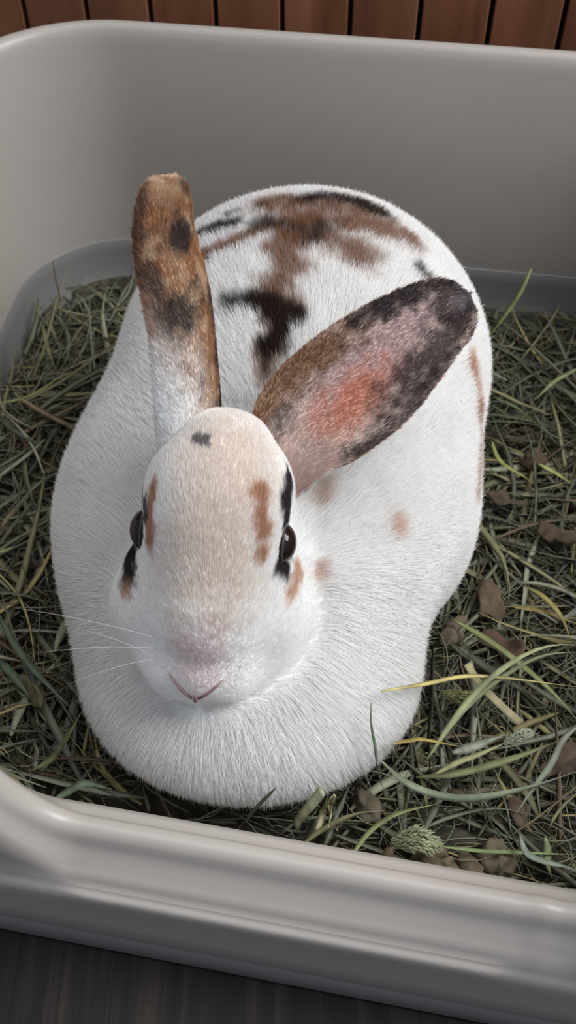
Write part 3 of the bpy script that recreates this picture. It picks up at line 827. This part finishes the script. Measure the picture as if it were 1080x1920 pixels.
#EXTRAS
EXTRA = [
    ('straw', 'long yellow straw whose tip crosses the front of the white chest', 0.0024, (196, 182, 120), 0.1, [(0.0410, 0.2024, 0.1013), (0.0609, 0.2122, 0.0886), (0.0866, 0.2315, 0.0600), (0.1107, 0.2317, 0.0580), (0.1422, 0.2290, 0.0560)]),
    ('hay_stalk', 'thick yellow-green stalk running down right from the haunch under the long straw', 0.0034, (142, 150, 98), 0.25, [(0.0865, 0.2750, 0.0460), (0.1011, 0.2611, 0.0500), (0.1140, 0.2472, 0.0520), (0.1321, 0.2277, 0.0530), (0.1429, 0.2113, 0.0500)]),
    ('hay_strand', 'pale folded grass blade arching over the hay at the right edge', 0.003, (168, 172, 128), 0.3, [(0.0667, 0.1956, 0.0450), (0.0805, 0.2132, 0.0520), (0.0953, 0.2277, 0.0600), (0.1133, 0.2383, 0.0700), (0.1310, 0.2450, 0.0720), (0.1471, 0.2461, 0.0660)]),
    ('hay_strand', 'second pale arching grass blade just below the upper arching one', 0.0024, (158, 164, 124), 0.25, [(0.0714, 0.2030, 0.0440), (0.0893, 0.2218, 0.0520), (0.1056, 0.2332, 0.0580), (0.1245, 0.2433, 0.0640), (0.1466, 0.2454, 0.0620)]),
    ('straw', 'short cut hollow straw with pale round end right of the chest', 0.0042, (166, 158, 118), 0.5, [(0.0896, 0.2427, 0.0540), (0.0949, 0.2331, 0.0500), (0.1045, 0.2224, 0.0480), (0.1144, 0.2143, 0.0450)]),
    ('grass_stem', 'wispy dried stem standing up in front of the right side of the chest', 0.0013, (112, 122, 104), 0.4, [(0.0363, 0.1969, 0.1009), (0.0354, 0.1909, 0.0967), (0.0365, 0.1862, 0.0918), (0.0385, 0.1826, 0.0850), (0.0384, 0.1787, 0.0771), (0.0430, 0.1836, 0.0500), (0.0457, 0.1782, 0.0440)]),
    ('hay_strand', 'broad blue-green blade curving under the arching blades at lower right', 0.0036, (128, 136, 112), 0.3, [(0.0416, 0.1808, 0.0764), (0.0534, 0.1806, 0.0520), (0.0675, 0.1747, 0.0540), (0.0804, 0.1712, 0.0550), (0.0977, 0.1738, 0.0560), (0.1155, 0.1784, 0.0560), (0.1353, 0.1854, 0.0560)]),
    ('hay_strand', 'long blue-green blade bent down from the right edge toward seed head', 0.003, (146, 152, 132), 0.25, [(0.1369, 0.2039, 0.0640), (0.1289, 0.1986, 0.0620), (0.1213, 0.1858, 0.0580), (0.1134, 0.1777, 0.0540), (0.1038, 0.1662, 0.0500)]),
    ('hay_strand', 'wide olive blade slanting up to the right below the chest', 0.0036, (128, 132, 92), 0.25, [(0.0604, 0.1855, 0.0480), (0.0799, 0.1845, 0.0520), (0.1028, 0.1911, 0.0550), (0.1320, 0.2015, 0.0560)]),
    ('hay_strand', 'yellow-green blade lying just above the wide olive blade', 0.003, (160, 160, 114), 0.2, [(0.0684, 0.1845, 0.0540), (0.0799, 0.1894, 0.0560), (0.0927, 0.1943, 0.0580), (0.1046, 0.1992, 0.0580)]),
    ('hay_strand', 'short flat grey-green blade right of the chest bottom', 0.0052, (146, 150, 132), 0.1, [(0.0770, 0.1932, 0.0580), (0.0879, 0.1965, 0.0580), (0.1028, 0.2029, 0.0570)]),
    ('straw', 'orange-yellow straw poking out from under the chest', 0.0024, (170, 150, 88), 0.3, [(0.0472, 0.1872, 0.0806), (0.0628, 0.2036, 0.0520), (0.0741, 0.2014, 0.0520), (0.0837, 0.1992, 0.0510)]),
    ('straw_chip', 'flat pale straw chip lying in front of the chest', 0.005, (186, 186, 148), 0.05, [(0.0149, 0.1672, 0.0769), (0.0094, 0.1637, 0.0658), (0.0032, 0.1618, 0.0490)]),
    ('straw_chip', 'frayed pale straw chip right of the flat chip', 0.0034, (176, 172, 132), 0.1, [(0.0198, 0.1674, 0.0705), (0.0176, 0.1687, 0.0500), (0.0131, 0.1590, 0.0480)]),
    ('straw_chip', 'thin split sliver beside the frayed straw chip', 0.0014, (180, 176, 136), 0.1, [(0.0205, 0.1675, 0.0715), (0.0200, 0.1666, 0.0520), (0.0179, 0.1600, 0.0500)]),
    ('grass_stem', 'dark forked stem leaning on the chest bottom', 0.0022, (84, 90, 66), 0.3, [(-0.0053, 0.1652, 0.0840), (-0.0104, 0.1620, 0.0763), (-0.0171, 0.1607, 0.0611), (-0.0244, 0.1602, 0.0460)]),
    ('grass_stem', 'green stem leading right from the big seed head', 0.0018, (128, 146, 96), 0.4, [(0.0678, 0.1506, 0.0540), (0.0855, 0.1491, 0.0520), (0.1090, 0.1482, 0.0520), (0.1291, 0.1480, 0.0520)]),
    ('hay_strand', 'olive stem curving left from the seed head along front rim', 0.0024, (126, 132, 86), 0.3, [(0.0260, 0.1449, 0.0500), (0.0359, 0.1573, 0.0540), (0.0508, 0.1646, 0.0540), (0.0714, 0.1725, 0.0500)]),
    ('hay_strand', 'brown-green curved stem in front of the rim below the chest', 0.0024, (118, 112, 82), 0.3, [(0.0048, 0.1529, 0.0460), (0.0182, 0.1624, 0.0500), (0.0305, 0.1674, 0.0520), (0.0439, 0.1679, 0.0520)]),
    ('hay_strand', 'yellow-green blade bent like a hook at the left wall', 0.003, (150, 156, 96), 0.15, [(-0.1825, 0.4260, 0.0560), (-0.1639, 0.4263, 0.0580), (-0.1505, 0.4302, 0.0620), (-0.1396, 0.4382, 0.0680), (-0.1341, 0.4437, 0.0660), (-0.1316, 0.4444, 0.0580)]),
    ('grass_stem', 'thin dark stem standing against the back left corner', 0.0012, (92, 84, 68), 0.3, [(-0.1610, 0.5452, 0.0750), (-0.1588, 0.5318, 0.0620), (-0.1550, 0.5141, 0.0450)]),
    ('hay_strand', 'upright bent olive blade in the back left corner', 0.003, (124, 124, 84), 0.2, [(-0.1637, 0.4977, 0.0580), (-0.1598, 0.4833, 0.0520), (-0.1524, 0.4666, 0.0460)]),
    ('hay_strand', 'grey-green blade touching the left flank fur', 0.0028, (138, 148, 118), 0.2, [(-0.1148, 0.3253, 0.1074), (-0.1344, 0.3506, 0.0720), (-0.1459, 0.3468, 0.0640), (-0.1564, 0.3366, 0.0560), (-0.1642, 0.3261, 0.0500)]),
    ('hay_strand', 'short bright green blade end at the left edge', 0.0034, (168, 176, 120), 0.1, [(-0.1618, 0.3120, 0.0540), (-0.1550, 0.3127, 0.0560), (-0.1493, 0.3141, 0.0580)]),
    ('hay_strand', 'long grey-green blade running down right at lower left', 0.004, (108, 122, 100), 0.2, [(-0.1538, 0.2758, 0.0500), (-0.1395, 0.2535, 0.0520), (-0.1229, 0.2350, 0.0520), (-0.1049, 0.2185, 0.0500)]),
    ('hay_strand', 'broad dark green blade below the long one at lower left', 0.0046, (96, 112, 88), 0.15, [(-0.1486, 0.2484, 0.0500), (-0.1379, 0.2365, 0.0520), (-0.1270, 0.2251, 0.0500)]),
    ('hay_strand', 'tall green blade leaning on the grey wall at back right', 0.0036, (136, 140, 92), 0.15, [(0.1580, 0.5133, 0.0920), (0.1515, 0.5034, 0.0800), (0.1411, 0.4959, 0.0640), (0.1299, 0.4882, 0.0500)]),
    ('grass_stem', 'small dark curled stem in front of the grey wall', 0.0012, (76, 76, 66), 0.3, [(0.1567, 0.4954, 0.0460), (0.1605, 0.4948, 0.0540), (0.1672, 0.4928, 0.0580), (0.1754, 0.4905, 0.0540)]),
    ('hay_strand', 'yellow-green blade hooked beside the right flank', 0.0028, (160, 164, 96), 0.2, [(0.1225, 0.3939, 0.0560), (0.1236, 0.3819, 0.0550), (0.1289, 0.3735, 0.0540), (0.1367, 0.3703, 0.0520), (0.1448, 0.3654, 0.0500)]),
    ('hay_strand', 'short bright yellow blade at the right edge', 0.0036, (176, 178, 112), 0.15, [(0.1492, 0.3795, 0.0520), (0.1570, 0.3711, 0.0530), (0.1662, 0.3612, 0.0540)]),
    ('hay_strand', 'pale green blade reaching in from the right edge at back', 0.003, (150, 160, 112), 0.15, [(0.1873, 0.4572, 0.0580), (0.1711, 0.4460, 0.0560), (0.1544, 0.4324, 0.0520)]),
    ('hay_strand', 'long olive blade crossing to the right edge behind the yellow one', 0.0034, (128, 138, 96), 0.2, [(0.1315, 0.4418, 0.0460), (0.1441, 0.4282, 0.0500), (0.1567, 0.4056, 0.0520), (0.1748, 0.3914, 0.0540)]),
    ('hay_strand', 'yellow-brown blade curving down at the right edge beside the haunch', 0.003, (156, 146, 88), 0.2, [(0.1276, 0.2914, 0.0520), (0.1367, 0.2819, 0.0560), (0.1434, 0.2709, 0.0550), (0.1466, 0.2594, 0.0500)]),
    ('straw', 'golden straw lying behind the yellow-brown curved blade', 0.0026, (160, 140, 88), 0.3, [(0.1197, 0.2811, 0.0480), (0.1354, 0.2751, 0.0500), (0.1538, 0.2685, 0.0500)]),
    ('hay_strand', 'grey-green fallen blade along the left front rim', 0.004, (118, 132, 106), 0.15, [(-0.1081, 0.1729, 0.0520), (-0.0944, 0.1806, 0.0520), (-0.0820, 0.1789, 0.0500)]),
    ('hay_strand', 'olive blade pointing up left beside the chest bottom left', 0.0034, (128, 136, 94), 0.2, [(-0.1208, 0.1880, 0.0500), (-0.1095, 0.1929, 0.0540), (-0.0948, 0.2015, 0.0808)]),
    ('hay_strand', 'upright short green blade near the right end of front rim', 0.0036, (138, 150, 106), 0.2, [(0.1144, 0.1541, 0.0560), (0.1157, 0.1484, 0.0520), (0.1170, 0.1399, 0.0460)]),
    ('grass_stem', 'bent light blue-green blade right of the seed head stem', 0.003, (138, 148, 130), 0.3, [(0.1034, 0.1553, 0.0560), (0.1039, 0.1452, 0.0580), (0.1148, 0.1426, 0.0540), (0.1278, 0.1409, 0.0520)]),
]
LUMPS = [
    ('dried_leaf', 'crumpled brown leaf lying among hay at the right edge, lower right', 0.011, (110, 92, 76), (0.1292, 0.1925, 0.0520)),
    ('dried_leaf', "crumpled brown leaf just below the rabbit's right haunch", 0.012, (116, 96, 74), (0.1103, 0.2855, 0.0480)),
    ('dried_leaf', 'reddish brown leaf under the thick yellow-green stalk', 0.012, (108, 86, 68), (0.1139, 0.2619, 0.0460)),
    ('dried_leaf', 'grey-brown leaf beside the right flank above the hooked blade', 0.01, (104, 88, 70), (0.1287, 0.3618, 0.0460)),
    ('dried_leaf', 'brown leaf right of the flank near the right edge', 0.011, (108, 90, 70), (0.1517, 0.3344, 0.0480)),
    ('dried_leaf', 'small tan leaf tucked against the haunch bottom', 0.008, (128, 112, 90), (0.0875, 0.2710, 0.0460)),
    ('dried_leaf', 'tan oval leaf in the hay at lower left', 0.009, (112, 106, 78), (-0.1292, 0.2329, 0.0520)),
    ('dried_leaf', 'small brown leaf between the blue-green blades at lower right', 0.008, (108, 90, 74), (0.1075, 0.1725, 0.0480)),
    ('dried_leaf', 'thin red-brown leaf sticking up beside the big seed head', 0.004, (120, 96, 74), (0.0464, 0.1494, 0.0560)),
    ('litter_lump', 'large tan litter lump behind the front rim below the seed head', 0.0105, (116, 104, 78), (0.0671, 0.1456, 0.0480)),
    ('litter_lump', 'round brown litter lump right of the large tan one', 0.007, (112, 98, 76), (0.0823, 0.1439, 0.0500)),
    ('litter_lump', 'pale brown litter lump in the middle of the right three by the rim', 0.0095, (118, 108, 84), (0.0946, 0.1466, 0.0490)),
    ('litter_lump', 'small grey-brown litter lump in front of the chest', 0.008, (108, 98, 80), (0.0372, 0.1728, 0.0460)),
    ('litter_lump', 'brown litter lump beside the right flank', 0.0085, (104, 88, 66), (0.1501, 0.3953, 0.0440)),
]
SEEDS = [
    ('big pale green seed head lying just behind the front rim', [(0.0463, 0.1520, 0.0540), (0.0567, 0.1529, 0.0580), (0.0675, 0.1499, 0.0560)], 0.0058, (150, 154, 120)),
    ('small yellow-green seed head right of the chest under the long straw', [(0.0771, 0.2287, 0.0500), (0.0859, 0.2264, 0.0520), (0.0949, 0.2263, 0.0500)], 0.004, (136, 138, 92)),
    ('whitish frayed seed head above the wide olive blade', [(0.1020, 0.1986, 0.0580), (0.1094, 0.1996, 0.0600), (0.1166, 0.2032, 0.0580)], 0.003, (166, 170, 146)),
]
def resample(p, n):
    p = np.array(p, float); d = np.r_[0, np.cumsum(np.linalg.norm(np.diff(p, axis=0), axis=1))]; k = d / d[-1]
    t = np.linspace(0, 1, n); q = np.stack([np.interp(t, k, p[:, j]) for j in range(3)], axis=1)
    q[1:-1] += np.cumsum(rng.normal(0, .00025, (n - 2, 3)), 0) * np.sin(np.linspace(0, np.pi, n - 2))[:, None]
    for _ in range(3): q[1:-1] = q[1:-1] * .5 + (q[:-2] + q[2:]) * .25
    return q
for name, label, w, c, fo, p in EXTRA:
    q = resample(p, 16); v, f = blade(q, w, .0006, fo, random.gauss(0, .35), tips='cut' not in label and 'chip' not in name)
    mid = q.mean(0); col = np.tile(s2l(*c) * (.62 if mid[0] < -.05 else .8), (len(v), 1)) * (1 + .12 * rng.standard_normal((16, 1)).repeat(4, 0))  # strands on the left get the rabbit's shade as a darker colour
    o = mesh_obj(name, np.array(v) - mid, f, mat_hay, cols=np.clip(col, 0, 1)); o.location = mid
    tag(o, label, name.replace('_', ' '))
def crumple(r, kind):
    V, F = uvs((r, r * .8, r * .7), 22, 14) if kind == 'litter_lump' else uvs((r, r * .6, .0016), 16, 8)
    n = vnoise(V + random.random(), 170)[:, None] - .5
    if kind == 'litter_lump': V = V * (1 + .9 * n + .7 * (vnoise(V + 5, 420)[:, None] - .5))
    else: V = V * (1 + 1.5 * n + .5 * (vnoise(V + 5, 500)[:, None] - .5)); V[:, 2] += .006 * (vnoise(V * [1, 1, 0] + random.random(), 150) - .5) * 1.6 + 12 * V[:, 0] ** 2
    return V, F
mat_leaf = {}
for name, label, r, c, p in LUMPS:
    v, f = crumple(r, name)
    o = mesh_obj(name, v, f, plain(name + '_skin', tuple(k * .8 for k in c), .9, .3, 220, .5)); o.location = (p[0], p[1], p[2] - .006)
    o.rotation_euler = (random.gauss(0, .3), random.gauss(0, .3), random.uniform(0, 6.28))
    tag(o, label, 'leaf' if 'leaf' in name else 'litter')
def seed_shape(q, r):
    V, F = [], []
    T = unit(np.gradient(q, axis=0)); m = len(q)
    for i in range(m):
        f = i / (m - 1); rr = r * (math.sin(math.pi * min(.97, max(.06, f))) ** .45)
        b1 = unit(np.cross(T[i], [0, 0, 1.])); b2 = np.cross(b1, T[i])
        for k in range(12):
            a = 2 * math.pi * (k + .5 * (i % 2) + random.uniform(-.25, .25)) / 12; out_ = b1 * math.cos(a) + b2 * math.sin(a)
            base = q[i] + out_ * rr * .4; lg = random.uniform(.6, 1.3); tip = base + out_ * rr * .6 * lg + T[i] * rr * .5 * lg; sd = np.cross(T[i], out_) * rr * .13
            e = len(V); mid = (base + tip) / 2 + out_ * rr * .12
            V += [base, mid + sd, tip, mid - sd, mid - T[i] * rr * .25, mid + T[i] * rr * .2 + out_ * rr * .1]
            F += [(e, e + 1, e + 5), (e + 1, e + 2, e + 5), (e + 2, e + 3, e + 5), (e + 3, e, e + 5), (e, e + 4, e + 1), (e + 1, e + 4, e + 2), (e + 2, e + 4, e + 3), (e + 3, e + 4, e)]
    return V, F
for label, p, r, c in SEEDS:
    q = resample(p, 24); mid = q.mean(0); t = tag(empty('seed_head', mid), label, 'seed head')
    v, f = blade(q - mid, r * .5, r * .4, .1, 0); mesh_obj('stem', v, f, mat_hay, t, cols=np.tile(s2l(*c) * .7, (len(v), 1)))
    v, f = seed_shape(q - mid, r); cc = np.tile(s2l(*c), (len(v), 1)) * np.repeat(rng.uniform(.75, 1.15, (len(v) // 6, 1)), 6, 0)
    tag(mesh_obj('spikelets', v, f, mat_hay, t, smooth=False, cols=np.clip(cc, 0, 1)), kind='stuff')
